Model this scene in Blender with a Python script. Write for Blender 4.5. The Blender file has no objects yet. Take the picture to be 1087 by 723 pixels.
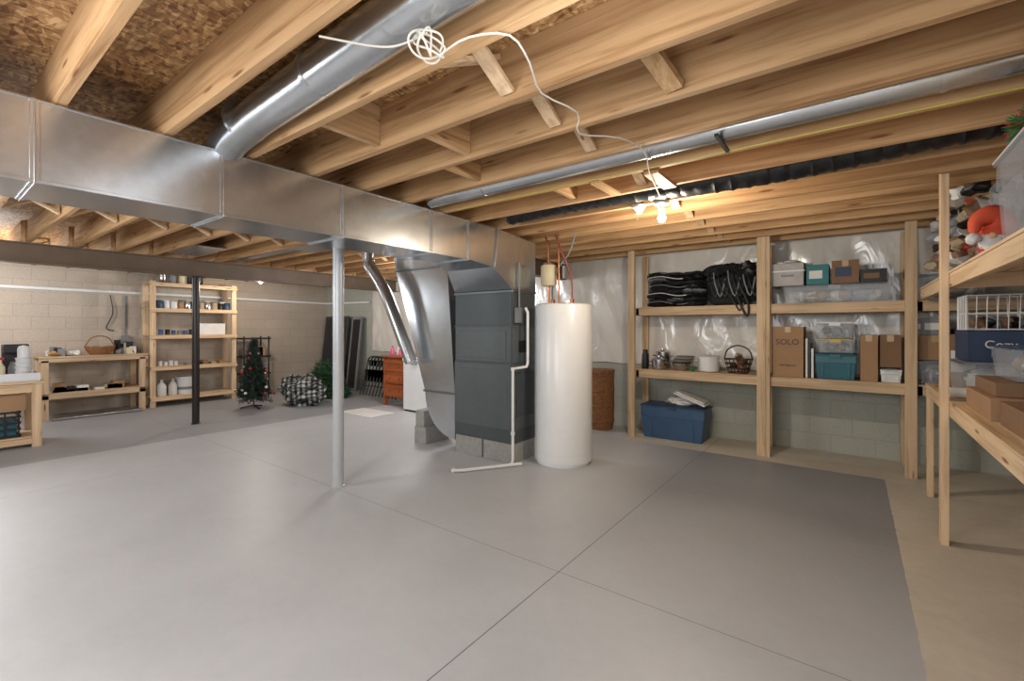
import bpy, bmesh, math, random
from mathutils import Vector, Matrix, noise
random.seed(7)
S = bpy.context.scene
H = 1.35
def lin(c):
    o=[]
    for v in c:
        v=v/255.0
        o.append(v/12.92 if v<=0.04045 else ((v+0.055)/1.055)**2.4)
    return (o[0],o[1],o[2],1.0)
# ------------------------------------------------------------------ materials
def newmat(name):
    m=bpy.data.materials.new(name); m.use_nodes=True
    nt=m.node_tree; return m,nt,nt.nodes['Principled BSDF']
def N(nt,t,**k):
    n=nt.nodes.new(t)
    for a,b in k.items(): setattr(n,a,b)
    return n
def mixc(nt,f,a,b,blend='MIX'):
    n=N(nt,'ShaderNodeMix',data_type='RGBA',blend_type=blend)
    for i,v in ((0,f),(6,a),(7,b)):
        if hasattr(v,'is_output'): nt.links.new(v,n.inputs[i])
        elif v is not None: n.inputs[i].default_value=v
    return n.outputs[2]
def math_(nt,op,a,b=None,c=None):
    n=N(nt,'ShaderNodeMath',operation=op)
    for i,v in enumerate((a,b,c)):
        if v is None: continue
        if hasattr(v,'is_output'): nt.links.new(v,n.inputs[i])
        else: n.inputs[i].default_value=v
    return n.outputs[0]
def coords(nt,scale=(1,1,1),kind='Object'):
    tc=N(nt,'ShaderNodeTexCoord'); mp=N(nt,'ShaderNodeMapping')
    nt.links.new(tc.outputs[kind],mp.inputs[0]); mp.inputs['Scale'].default_value=scale
    return mp.outputs[0]
def noi(nt,vec,scale,detail=3,rough=.55,dist=0):
    n=N(nt,'ShaderNodeTexNoise'); nt.links.new(vec,n.inputs['Vector'])
    n.inputs['Scale'].default_value=scale; n.inputs['Detail'].default_value=detail
    n.inputs['Roughness'].default_value=rough; n.inputs['Distortion'].default_value=dist
    return n
def ramp(nt,f,stops):
    r=N(nt,'ShaderNodeValToRGB'); nt.links.new(f,r.inputs[0])
    e=r.color_ramp.elements
    while len(e)<len(stops): e.new(.5)
    for i,(p,c) in enumerate(stops): e[i].position=p; e[i].color=c
    return r.outputs[0]
def bump(nt,h,st,bs,dist=.01):
    b=N(nt,'ShaderNodeBump'); b.inputs['Strength'].default_value=st; b.inputs['Distance'].default_value=dist
    nt.links.new(h,b.inputs['Height']); nt.links.new(b.outputs[0],bs.inputs['Normal'])
def mat(name,col,rough=.5,metal=0,var=.08,vs=6,bmp=0,bs_=40,alpha=1,emit=0,rv=0):
    m,nt,bs=newmat(name); c=lin(col)
    v=coords(nt)
    n=noi(nt,v,vs,4)
    lo=tuple(x*(1-var) for x in c[:3])+(1,); hi=tuple(min(1,x*(1+var)) for x in c[:3])+(1,)
    r=ramp(nt,n.outputs[0],[(.3,lo),(.7,hi)])
    nt.links.new(r,bs.inputs['Base Color'])
    bs.inputs['Roughness'].default_value=rough; bs.inputs['Metallic'].default_value=metal
    if bmp: bump(nt,noi(nt,v,bs_,3).outputs[0],bmp,bs)
    if alpha<1: bs.inputs['Alpha'].default_value=alpha
    if emit:
        bs.inputs['Emission Color'].default_value=c; bs.inputs['Emission Strength'].default_value=emit
    return m
def wood(name,axis,col=(196,160,118),dark=(156,116,76),rough=.65,knot=(112,70,40)):
    m,nt,bs=newmat(name)
    a={'X':(1.2,28,28),'Y':(28,1.2,28),'Z':(28,28,1.2)}[axis]
    oi=N(nt,'ShaderNodeObjectInfo')
    tc=N(nt,'ShaderNodeTexCoord')
    add=N(nt,'ShaderNodeVectorMath',operation='ADD')
    nt.links.new(tc.outputs['Object'],add.inputs[0])
    cx=N(nt,'ShaderNodeCombineXYZ')
    rr=math_(nt,'MULTIPLY',oi.outputs['Random'],37.0)
    for i in range(3): nt.links.new(rr,cx.inputs[i])
    nt.links.new(cx.outputs[0],add.inputs[1])
    mp=N(nt,'ShaderNodeMapping'); nt.links.new(add.outputs[0],mp.inputs[0]); mp.inputs['Scale'].default_value=a
    g=noi(nt,mp.outputs[0],1.0,5,.6,.6)
    c1=ramp(nt,g.outputs[0],[(.30,lin(dark)),(.52,lin(col)),(.8,lin(tuple(min(255,x+14) for x in col)))])
    k={'X':(2.2,13,13),'Y':(13,2.2,13),'Z':(13,13,2.2)}[axis]
    mk=N(nt,'ShaderNodeMapping'); nt.links.new(add.outputs[0],mk.inputs[0]); mk.inputs['Scale'].default_value=k
    vo=N(nt,'ShaderNodeTexVoronoi'); nt.links.new(mk.outputs[0],vo.inputs['Vector']); vo.inputs['Scale'].default_value=1.0
    kf=ramp(nt,vo.outputs['Distance'],[(.07,(1,1,1,1)),(.15,(0,0,0,1))])
    c2=mixc(nt,math_(nt,'MULTIPLY',kf,.85),c1,lin(knot))
    big=noi(nt,add.outputs[0],1.6,2)
    f=math_(nt,'MULTIPLY_ADD',big.outputs[0],.5,.62)
    f2=math_(nt,'MULTIPLY_ADD',oi.outputs['Random'],.30,.0)
    f3=math_(nt,'ADD',f,f2)
    cc=N(nt,'ShaderNodeCombineColor')
    for i in range(3): nt.links.new(f3,cc.inputs[i])
    c3=mixc(nt,1.0,c2,cc.outputs[0],'MULTIPLY')
    nt.links.new(c3,bs.inputs['Base Color']); bs.inputs['Roughness'].default_value=rough
    bs.inputs['Specular IOR Level'].default_value=.3
    bump(nt,g.outputs[0],.25,bs,.004)
    return m
W_X=wood('lumber_x','X'); W_Y=wood('lumber_y','Y'); W_Z=wood('lumber_z','Z')
P_X=wood('pine_board_x','X',(210,182,148),(178,146,110)); P_Y=wood('pine_board_y','Y',(210,182,148),(178,146,110)); P_Z=wood('pine_post_z','Z',(212,184,150),(180,148,112))
J_X=wood('joist_wood','X',(188,150,108),(150,110,72))
CHERRY=wood('cherry_wood','X',(158,84,46),(112,56,30),.4,(90,44,24))

def osb():
    m,nt,bs=newmat('osb_subfloor')
    v=coords(nt)
    n0=noi(nt,v,5,2)
    ad=N(nt,'ShaderNodeVectorMath',operation='MULTIPLY_ADD')
    nt.links.new(n0.outputs[1],ad.inputs[0]); ad.inputs[1].default_value=(.12,.12,.12); nt.links.new(v,ad.inputs[2])
    m1=N(nt,'ShaderNodeMapping'); nt.links.new(ad.outputs[0],m1.inputs[0]); m1.inputs['Scale'].default_value=(22,75,18); m1.inputs['Rotation'].default_value=(0,0,.5)
    m2=N(nt,'ShaderNodeMapping'); nt.links.new(ad.outputs[0],m2.inputs[0]); m2.inputs['Scale'].default_value=(70,22,18); m2.inputs['Rotation'].default_value=(0,0,.3)
    va=N(nt,'ShaderNodeTexVoronoi'); nt.links.new(m1.outputs[0],va.inputs[0]); va.inputs['Scale'].default_value=1
    vb=N(nt,'ShaderNodeTexVoronoi'); nt.links.new(m2.outputs[0],vb.inputs[0]); vb.inputs['Scale'].default_value=1
    sa=N(nt,'ShaderNodeSeparateColor'); nt.links.new(va.outputs['Color'],sa.inputs[0])
    sb=N(nt,'ShaderNodeSeparateColor'); nt.links.new(vb.outputs['Color'],sb.inputs[0])
    f=math_(nt,'MULTIPLY_ADD',sa.outputs[0],.55,math_(nt,'MULTIPLY',sb.outputs[1],.45))
    c=ramp(nt,f,[(.08,lin((104,70,40))),(.35,lin((152,112,70))),(.65,lin((184,144,96))),(.95,lin((222,190,142)))])
    nt.links.new(c,bs.inputs['Base Color']); bs.inputs['Roughness'].default_value=.6
    return m
OSB=osb()
def galv(name,col=(200,204,208),rough=.24,metal=.92,wav=.12):
    m,nt,bs=newmat(name); v=coords(nt)
    n=noi(nt,v,2,3); vo=N(nt,'ShaderNodeTexVoronoi'); nt.links.new(v,vo.inputs[0]); vo.inputs['Scale'].default_value=34
    sp=N(nt,'ShaderNodeSeparateColor'); nt.links.new(vo.outputs['Color'],sp.inputs[0])
    c=lin(col); lo=tuple(x*.9 for x in c[:3])+(1,); hi=tuple(min(1,x*1.06) for x in c[:3])+(1,)
    f=math_(nt,'MULTIPLY_ADD',sp.outputs[0],.18,math_(nt,'MULTIPLY',n.outputs[0],.82))
    nt.links.new(ramp(nt,f,[(.25,lo),(.7,hi)]),bs.inputs['Base Color'])
    bs.inputs['Metallic'].default_value=metal
    nt.links.new(math_(nt,'MULTIPLY_ADD',f,.1,rough-.05),bs.inputs['Roughness'])
    bump(nt,noi(nt,v,1.6,1).outputs[0],wav,bs,.05)
    return m
GALV=galv('galvanized_steel'); GALVD=galv('galvanized_dark',(120,126,130),.36,.75); 
FURN=galv('furnace_slate_steel',(98,104,106),.42,.3,.06); FURN2=galv('furnace_panel_steel',(84,90,93),.42,.3,.06)
STEELPOST=mat('grey_painted_steel',(190,194,198),.35,.2,.04)
BLKPOST=mat('dark_painted_steel',(38,30,31),.35,.2,.1)
BEAMM=mat('primer_steel_beam',(112,94,78),.55,.2,.15,3)
BLACK=mat('black_plastic',(24,24,26),.45,0,.2); BLKCLOTH=mat('black_fabric',(26,26,29),.8,0,.4,20,.4,80)
FLEX=mat('black_duct_wrap',(20,21,24),.4,0,.3,12,.4,30)
WHITE=mat('white_enamel',(228,229,230),.28,0,.02); WHITEP=mat('white_plastic',(220,221,222),.4,0,.04); PVC=mat('pvc_white',(226,227,226),.35,0,.03)
CREAM=mat('beige_plastic',(206,196,164),.45,0,.05)
YEL=mat('yellow_cable',(196,180,70),.4); CABW=mat('white_cable',(216,212,200),.45)
CARD=mat('cardboard',(160,126,94),.8,0,.08,4,.1,60); CARDD=mat('cardboard_dark',(130,100,74),.8,0,.08); TAPE=mat('packing_tape',(184,156,112),.3)
TEAL=mat('teal_plastic',(28,92,106),.4); TEAL2=mat('teal_card',(40,116,122),.6); BLUE=mat('blue_tote_plastic',(58,88,122),.42); BLUED=mat('blue_lid_plastic',(44,68,100),.42)
NAVY=mat('navy_card',(38,58,88),.55); RED=mat('red_fabric',(176,40,40),.75,0,.15,20); ORANGE=mat('orange_fabric',(214,84,54),.75); PINK=mat('pink_plastic',(220,84,126),.4)
GREEN=mat('green_plastic',(40,120,66),.45); NEEDLE=mat('artificial_needles',(40,78,48),.7,0,.4,30); NEEDLE2=mat('dark_needles',(40,54,44),.7,0,.4,30)
STAINL=mat('stainless_steel',(200,200,202),.22,1,.05); WICKER=mat('wicker_brown',(142,98,62),.7,0,.3,30,.8,60); DWICK=mat('dark_wire',(70,52,42),.5,.3)
PAPER=mat('paper_white',(220,219,215),.7); BUNG=mat('grey_plastic',(124,128,132),.5); BRASS=mat('copper_pipe',(170,110,78),.35,1); PEXR=mat('red_pex',(140,64,54),.45)
BLOCKC=mat('cinder_block_grey',(160,159,155),.9,0,.12,20,.6,60); SKIN=mat('peach_felt',(230,180,150),.8); BLUEC=mat('blue_label',(60,90,140),.5); GLASSG=mat('amber_item',(150,116,70),.4); TAN=mat('tan_canvas',(168,150,124),.8)
YELB=mat('yellow_lid_plastic',(196,170,84),.45); LGREY=mat('light_grey_fabric',(176,172,170),.75,0,.12,14)
def clear():
    m,nt,bs=newmat('clear_tote_plastic')
    n=noi(nt,coords(nt),5,2)
    nt.links.new(ramp(nt,n.outputs[0],[(.3,lin((190,198,206))),(.7,lin((214,220,226)))]),bs.inputs['Base Color'])
    bs.inputs['Roughness'].default_value=.16; bs.inputs['Alpha'].default_value=.2
    return m
CLEAR=clear()
def film():
    m,nt,bs=newmat('plastic_sheeting')
    v=coords(nt,(1,1,.45)); n=noi(nt,v,2.2,3,.5,.8)
    nt.links.new(ramp(nt,n.outputs[0],[(.25,lin((194,188,180))),(.6,lin((226,221,214)))]),bs.inputs['Base Color'])
    bs.inputs['Roughness'].default_value=.2; bs.inputs['Specular IOR Level'].default_value=.8
    n2=noi(nt,v,6,2,.5,1.2); bump(nt,n2.outputs[0],.35,bs,.03)
    return m
FILM=film()
def block(name,ax,c1,c2,mo):
    m,nt,bs=newmat(name)
    tc=N(nt,'ShaderNodeTexCoord'); s=N(nt,'ShaderNodeSeparateXYZ'); nt.links.new(tc.outputs['Object'],s.inputs[0])
    c=N(nt,'ShaderNodeCombineXYZ'); nt.links.new(s.outputs[ax],c.inputs[0]); nt.links.new(s.outputs[2],c.inputs[1])
    b=N(nt,'ShaderNodeTexBrick'); nt.links.new(c.outputs[0],b.inputs['Vector'])
    b.inputs['Color1'].default_value=lin(c1); b.inputs['Color2'].default_value=lin(c2); b.inputs['Mortar'].default_value=lin(mo)
    b.inputs['Scale'].default_value=1; b.inputs['Brick Width'].default_value=.38; b.inputs['Row Height'].default_value=.19; b.inputs['Mortar Size'].default_value=.006; b.inputs['Mortar Smooth'].default_value=.5
    n=noi(nt,tc.outputs['Object'],34,6,.75); n2=noi(nt,tc.outputs['Object'],1.3,3)
    f=math_(nt,'MULTIPLY_ADD',n2.outputs[0],.3,math_(nt,'MULTIPLY_ADD',n.outputs[0],.5,.6))
    cc=N(nt,'ShaderNodeCombineColor')
    for i in range(3): nt.links.new(f,cc.inputs[i])
    nt.links.new(mixc(nt,1.0,b.outputs[0],cc.outputs[0],'MULTIPLY'),bs.inputs['Base Color'])
    bs.inputs['Roughness'].default_value=.85
    h=math_(nt,'MULTIPLY_ADD',b.outputs['Fac'],-.3,n.outputs[0]); bump(nt,h,.6,bs,.012)
    return m
BLK_L=block('block_wall_yz',1,(190,176,160),(184,171,156),(174,162,148))
BLK_B=block('block_wall_xz',0,(174,176,166),(170,172,162),(162,164,155))
def floorm():
    m,nt,bs=newmat('painted_concrete_floor')
    tc=N(nt,'ShaderNodeTexCoord'); s=N(nt,'ShaderNodeSeparateXYZ'); v=tc.outputs['Object']; nt.links.new(v,s.inputs[0])
    X,Y=s.outputs[0],s.outputs[1]
    n=noi(nt,v,1.1,6,.62,.3); nf=noi(nt,v,14,5,.7)
    w=math_(nt,'MULTIPLY_ADD',nf.outputs[0],.03,-.015)
    Xw=math_(nt,'ADD',X,w); Yw=math_(nt,'ADD',Y,w)
    a=math_(nt,'LESS_THAN',Xw,.23); b=math_(nt,'MAXIMUM',math_(nt,'LESS_THAN',Yw,5.22),math_(nt,'LESS_THAN',Xw,-2.25))
    mask=math_(nt,'MULTIPLY',a,b)
    f=math_(nt,'MULTIPLY_ADD',nf.outputs[0],.3,math_(nt,'MULTIPLY',n.outputs[0],.7))
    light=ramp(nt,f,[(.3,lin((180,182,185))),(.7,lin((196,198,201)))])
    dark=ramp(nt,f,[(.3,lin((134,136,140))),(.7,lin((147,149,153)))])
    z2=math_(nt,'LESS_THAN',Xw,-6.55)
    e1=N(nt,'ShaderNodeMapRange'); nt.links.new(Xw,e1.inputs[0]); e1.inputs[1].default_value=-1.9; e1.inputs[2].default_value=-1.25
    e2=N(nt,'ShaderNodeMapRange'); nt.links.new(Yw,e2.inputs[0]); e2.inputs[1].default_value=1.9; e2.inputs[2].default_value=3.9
    zz=math_(nt,'MAXIMUM',math_(nt,'MULTIPLY',e1.outputs[0],e2.outputs[0]),math_(nt,'MULTIPLY',z2,.7))  # right-far darkening is shade put into the colour; far-left zone is darker paint
    paint_and_shade=mixc(nt,zz,light,dark)
    bare=ramp(nt,f,[(.25,lin((176,168,154))),(.75,lin((212,205,190)))])
    c=mixc(nt,mask,bare,paint_and_shade)
    j=math_(nt,'MAXIMUM',math_(nt,'COMPARE',X,-1.30,.003),math_(nt,'COMPARE',Y,2.165,.002))
    j=math_(nt,'MAXIMUM',j,math_(nt,'COMPARE',X,-5.4,.002))
    c=mixc(nt,math_(nt,'MULTIPLY',j,.8),c,lin((84,84,86)))
    nt.links.new(c,bs.inputs['Base Color'])
    r=math_(nt,'MULTIPLY_ADD',mask,-.38,math_(nt,'MULTIPLY_ADD',n.outputs[0],.16,.72))
    nt.links.new(r,bs.inputs['Roughness'])
    bump(nt,nf.outputs[0],.06,bs,.004)
    return m
FLOORM=floorm()
def checkm():
    m,nt,bs=newmat('buffalo_check_fabric')
    tc=N(nt,'ShaderNodeTexCoord'); mp=N(nt,'ShaderNodeMapping'); nt.links.new(tc.outputs['Object'],mp.inputs[0]); mp.inputs['Rotation'].default_value=(.45,.6,.75); mp.inputs['Scale'].default_value=(12,12,12)
    s=N(nt,'ShaderNodeSeparateXYZ'); nt.links.new(mp.outputs[0],s.inputs[0])
    def st(o): return math_(nt,'GREATER_THAN',math_(nt,'FRACT',math_(nt,'ADD',o,50.0)),.5)
    f=math_(nt,'MULTIPLY',math_(nt,'ADD',math_(nt,'ADD',st(s.outputs[0]),st(s.outputs[2])),st(s.outputs[1])),.3333)
    nt.links.new(ramp(nt,f,[(0,lin((200,202,198))),(.34,lin((120,122,120))),(.67,lin((46,48,48))),(1,lin((16,17,18)))]),bs.inputs['Base Color'])
    bs.inputs['Roughness'].default_value=.85
    return m
CHECK=checkm()
def emis(name,col,st):
    m,nt,bs=newmat(name); bs.inputs['Emission Color'].default_value=lin(col); bs.inputs['Emission Strength'].default_value=st
    bs.inputs['Base Color'].default_value=lin((255,245,225)); return m
GLOW=emis('lit_bulb_glass',(255,238,208),16)
BULBOFF=mat('frosted_bulb',(240,236,224),.3,0,.02)

# ------------------------------------------------------------------ builder
class B:
    def __init__(s,name): s.n=name; s.bm=bmesh.new(); s.m=[]
    def mi(s,m):
        if m not in s.m: s.m.append(m)
        return s.m.index(m)
    def add(s,vs,fs,m,smooth=False,M=None):
        i=s.mi(m); bv=[s.bm.verts.new((M@Vector(v)) if M else Vector(v)) for v in vs]
        for f in fs:
            try:
                fc=s.bm.faces.new([bv[k] for k in f]); fc.material_index=i; fc.smooth=smooth
            except ValueError: pass
        return s
    def box(s,x0,x1,y0,y1,z0,z1,m,M=None):
        vs=[(x0,y0,z0),(x1,y0,z0),(x1,y1,z0),(x0,y1,z0),(x0,y0,z1),(x1,y0,z1),(x1,y1,z1),(x0,y1,z1)]
        return s.add(vs,[(3,2,1,0),(4,5,6,7),(0,1,5,4),(1,2,6,5),(2,3,7,6),(3,0,4,7)],m,False,M)
    def beam(s,p0,p1,w,h,m,up=(0,0,1)):
        p0=Vector(p0);p1=Vector(p1);d=(p1-p0);L=d.length;d.normalize()
        r=d.cross(Vector(up)); 
        if r.length<1e-4: r=d.cross(Vector((1,0,0)))
        r.normalize(); u=r.cross(d)
        M=Matrix((( r.x,d.x,u.x,p0.x),(r.y,d.y,u.y,p0.y),(r.z,d.z,u.z,p0.z),(0,0,0,1)))
        return s.box(-w/2,w/2,0,L,-h/2,h/2,m,M)
    def lathe(s,c,prof,m,seg=28,M=None,smooth=True):
        vs=[];fs=[]
        for r,z in prof:
            for k in range(seg):
                a=2*math.pi*k/seg; vs.append((c[0]+r*math.cos(a),c[1]+r*math.sin(a),c[2]+z))
        n=len(prof)
        for i in range(n-1):
            for k in range(seg):
                k2=(k+1)%seg; fs.append((i*seg+k,i*seg+k2,(i+1)*seg+k2,(i+1)*seg+k))
        fs.append(tuple(range(seg-1,-1,-1))); fs.append(tuple((n-1)*seg+k for k in range(seg)))
        return s.add(vs,fs,m,smooth,M)
    def tube(s,pts,r,m,seg=8,caps=True):
        pts=[Vector(p) for p in pts]; vs=[];fs=[]
        rs=r if isinstance(r,(list,tuple)) else [r]*len(pts)
        t=(pts[1]-pts[0]).normalized(); u=t.orthogonal().normalized()
        for i,p in enumerate(pts):
            if i==0: t=(pts[1]-pts[0])
            elif i==len(pts)-1: t=(pts[-1]-pts[-2])
            else: t=(pts[i+1]-pts[i]).normalized()+(pts[i]-pts[i-1]).normalized()
            if t.length<1e-6: t=Vector((0,0,1))
            t.normalize(); u=(u-t*u.dot(t)); 
            if u.length<1e-5: u=t.orthogonal()
            u.normalize(); w=t.cross(u)
            for k in range(seg):
                a=2*math.pi*k/seg; vs.append(p+(u*math.cos(a)+w*math.sin(a))*rs[i])
        n=len(pts)
        for i in range(n-1):
            for k in range(seg):
                k2=(k+1)%seg; fs.append((i*seg+k,i*seg+k2,(i+1)*seg+k2,(i+1)*seg+k))
        if caps: fs.append(tuple(range(seg-1,-1,-1))); fs.append(tuple((n-1)*seg+k for k in range(seg)))
        return s.add(vs,fs,m,True)
    def cyl(s,p0,p1,r,m,seg=24,r2=None): return s.tube([p0,p1],[r,r if r2 is None else r2],m,seg)
    def hull(s,pts,m):
        t=bmesh.new()
        for p in pts: t.verts.new(p)
        bmesh.ops.convex_hull(t,input=t.verts[:]); bmesh.ops.dissolve_limit(t,angle_limit=.02,verts=t.verts[:],edges=t.edges[:])
        t.verts.index_update()
        vs=[v.co.copy() for v in t.verts]; fs=[[v.index for v in f.verts] for f in t.faces]; t.free()
        return s.add(vs,fs,m)
    def blob(s,c,r,m,amp=.15,f=2.5,sub=3,flat=None):
        t=bmesh.new(); bmesh.ops.create_icosphere(t,subdivisions=sub,radius=1)
        o=Vector((random.random()*50,random.random()*50,0)); vs=[]
        for v in t.verts:
            d=1+amp*noise.noise(v.co*f+o)*2
            p=Vector((v.co.x*r[0]*d,v.co.y*r[1]*d,v.co.z*r[2]*d))
            if flat is not None and p.z<-r[2]*flat: p.z=-r[2]*flat
            vs.append(p+Vector(c))
        t.verts.index_update(); fs=[[v.index for v in fc.verts] for fc in t.faces]; t.free()
        return s.add(vs,fs,m,True)
    def done(s,bevel=0,center=True,M=None):
        bmesh.ops.recalc_face_normals(s.bm,faces=s.bm.faces[:])
        if M: bmesh.ops.transform(s.bm,matrix=M,verts=s.bm.verts[:])
        for e in s.bm.edges:
            if len(e.link_faces)==2 and e.calc_face_angle(0)>.75: e.smooth=False
        c=Vector((0,0,0))
        if center:
            xs=[v.co for v in s.bm.verts]
            c=Vector([(min(p[i] for p in xs)+max(p[i] for p in xs))/2 for i in range(3)]); c.z=min(p.z for p in xs)
            bmesh.ops.translate(s.bm,vec=-c,verts=s.bm.verts[:])
        me=bpy.data.meshes.new(s.n); s.bm.to_mesh(me); s.bm.free()
        for m in s.m: me.materials.append(m)
        o=bpy.data.objects.new(s.n,me); S.collection.objects.link(o); o.location=c
        if bevel:
            b=o.modifiers.new('bevel','BEVEL'); b.width=bevel; b.segments=2; b.limit_method='ANGLE'; b.angle_limit=.9
        return o
def spline(pts,n=8):
    P=[Vector(p) for p in pts]; out=[]
    for i in range(len(P)-1):
        p0=P[max(0,i-1)];p1=P[i];p2=P[i+1];p3=P[min(len(P)-1,i+2)]
        for k in range(n):
            t=k/n; out.append(.5*((2*p1)+(p2-p0)*t+(2*p0-5*p1+4*p2-p3)*t*t+(3*p1-p0-3*p2+p3)*t**3))
    out.append(P[-1]); return out
def text(parent,s,loc,size,m,rot=(math.pi/2,0,0)):
    cu=bpy.data.curves.new('lettering','FONT'); cu.body=s; cu.size=size; cu.extrude=.0006; cu.align_x='CENTER'; cu.align_y='CENTER'
    o=bpy.data.objects.new('lettering',cu); S.collection.objects.link(o); o.data.materials.append(m)
    o.parent=parent; o.location=Vector(loc)-parent.location; o.rotation_euler=rot

# ------------------------------------------------------------------ room shell
XL,XR,YB,YF=-10.0,1.25,6.0,-2.6
ZJ,ZT=2.30,2.53
B('floor').box(XL-.1,XR+.1,YF-.1,YB+.1,-.1,0,FLOORM).done(center=False)
B('wall_left').box(XL-.2,XL,YF,YB,0,ZT,BLK_L).done(center=False)
B('wall_back').box(XL-.2,XR+.2,YB,YB+.2,0,ZT,BLK_B).done(center=False)
B('wall_right').box(XR,XR+.2,YF,YB,0,ZT,BLK_L).done(center=False)
B('wall_front').box(XL-.2,XR+.2,YF-.2,YF,0,ZT,BLK_B).done(center=False)
B('ceiling').box(XL-.2,XR+.2,YF-.2,YB+.2,ZT,ZT+.03,OSB).done(center=False)

JY=[.375+.38*k for k in range(-7,15)]
for y in JY:
    B('floor_joist').box(-3.60,XR-.01,y,y+.038,ZJ,ZT,J_X).done(.002)
    B('floor_joist').box(-7.45,-3.42,y+.04,y+.078,ZJ,ZT,J_X).done(.002)
    B('floor_joist').box(XL+.01,-7.33,y,y+.038,ZJ,ZT,J_X).done(.002)
def bridging(X,ks,o=0):
    for k in ks:
        y0=JY[k]+.04+o; y1=JY[k+1]-.002+o; b=B('cross_bridging')
        b.beam((X,y0+.01,ZJ+.03),(X,y1-.01,ZT-.035),.065,.019,P_Y)
        b.beam((X+.07,y0+.01,ZT-.035),(X+.07,y1-.01,ZJ+.03),.065,.019,P_Y)
        b.done()
bridging(-1.22,[7,9,10,11,13,15,16,17,18,19,20]); bridging(-5.5,[7,8,9,10,11,12,15,16,17,18,19],.04); bridging(-8.6,[8,9,10,11,12,13,14])
b=B('joist_blocking'); b.beam((-.66,JY[10]+.05,ZT-.05),(-.58,JY[11]-.012,ZJ+.03),.075,.03,W_Y); b.done()
for k,X in ((10,-1.75),(11,-2.0),(13,-1.7),(9,-2.05)):
    B('joist_blocking').box(X,X+.038,JY[k]+.039,JY[k+1]-.001,ZJ+.02,ZT-.001,W_Y).done(.002)
b=B('strapping_board'); b.box(-1.02,-.93,2.70,3.06,ZJ-.020,ZJ-.001,W_Y); b.done(.002)
b=B('strapping_board'); b.box(-1.36,-1.30,2.66,3.0,ZJ-.020,ZJ-.001,W_Y); b.done(.002)
# steel beams
def ibeam(X,z0,z1):
    b=B('steel_i_beam')
    b.box(X-.07,X+.07,YF+.01,YB-.06,z0,z0+.014,BEAMM); b.box(X-.07,X+.07,YF+.01,YB-.06,z1-.014,z1,BEAMM); b.box(X-.006,X+.006,YF+.01,YB-.06,z0+.014,z1-.014,BEAMM)
    return b.done()
ibeam(-7.39,2.07,ZJ-.001); ibeam(-3.51,2.07,ZJ-.001)
def post(x,y,m,top=2.069,r=.045):
    b=B('steel_support_column'); b.cyl((x,y,.012),(x,y,top-.012),r,m,28); b.box(x-.09,x+.09,y-.07,y+.07,top-.012,top,m)
    b.lathe((x,y,0),[(r+.012,0),(r+.012,.006),(r,.014)],m); return b.done()
post(-3.51,2.21,STEELPOST); post(-7.39,2.44,BLKPOST)

# ------------------------------------------------------------------ main duct
DX0,DX1=-3.10,-2.69; DZ0,DZ1=1.95,2.292
b=B('main_supply_duct')
b.box(DX0,DX1,YF+.3,2.95,DZ0,DZ1,GALV)
for y in (-1.9,-.7,.3,1.0,1.71,2.5,2.93):
    b.box(DX0-.005,DX1+.005,y,y+.03,DZ0-.005,DZ1+.002,GALV); b.box(DX0-.010,DX1+.010,y+.012,y+.017,DZ0-.010,DZ1+.002,GALV)
b.box(DX1,DX1+.008,YF+.3,2.95,DZ0-.004,DZ0+.012,GALV); b.box(DX1,DX1+.006,YF+.3,2.95,DZ1-.01,DZ1,GALV)
b.hull([(DX0,2.96,DZ0),(DX1,2.96,DZ0),(DX0,2.96,DZ1),(DX1,2.96,DZ1),(DX0-.1,3.35,DZ1),(DX1,3.35,DZ1),(-3.3,3.3,DZ0-.03),(DX1,3.3,DZ0-.03)],GALV)
b.hull([(DX0-.1,3.35,DZ1),(DX1,3.35,DZ1),(-3.3,3.3,DZ0-.03),(DX1,3.3,DZ0-.03),(-3.48,4.0,1.73),(DX1,4.0,1.73),(-3.48,3.6,1.73),(DX1,3.6,1.73),(DX0-.1,4.0,DZ1-.05),(DX1,4.0,DZ1-.05)],GALV)
b.beam((DX1+.004,3.3,DZ0-.03),(DX1+.004,3.35,DZ1),.012,.03,GALV,(1,0,0))
b.done(.002)
b=B('furnace')
x0,x1,y0,y1=-3.48,-2.69,3.6,4.0
for (bx,by) in ((-3.47,3.6),(-3.07,3.6),(-3.47,3.8),(-3.07,3.8)):
    b.box(bx,bx+.375,by,by+.19,0,.19,BLOCKC)
b.box(x0,x1,y0,y1,.192,.33,FURN2); b.box(x0-.003,x1+.003,y0-.003,y1,.33,.98,FURN); b.box(x0,x1,y0,y1,.98,1.0,FURN2)
b.box(x0+.004,x1-.004,y0+.004,y1,1.0,1.36,FURN); b.box(x0-.006,x1+.006,y0-.006,y1,1.36,1.372,FURN)
b.box(x0+.004,x1-.004,y0+.004,y1,1.372,1.71,FURN2); b.box(x0-.008,x1+.008,y0-.008,y1+.005,1.705,1.728,GALVD)
b.box(x0+.05,x1-.07,y0-.007,y0,.40,.92,FURN); b.box(x0+.06,x1-.09,y0-.003,y0+.01,1.04,1.32,FURN)
b.box(x1-.03,x1-.012,y0-.008,y0,.2,1.69,FURN2)
b.box(x1-.002,x1+.012,y0+.05,y1-.05,.45,.9,FURN2); b.box(x1,x1+.004,y0+.1,y0+.24,1.1,1.22,BLACK)
b.done(.003)
b=B('return_air_duct')
b.hull([(-4.55,3.62,2.292),(-3.62,3.62,2.292),(-4.55,3.98,2.292),(-3.62,3.98,2.292),(-4.5,3.62,2.04),(-3.62,3.62,2.04),(-4.5,3.98,2.04),(-3.62,3.98,2.04)],GALV)
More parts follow.
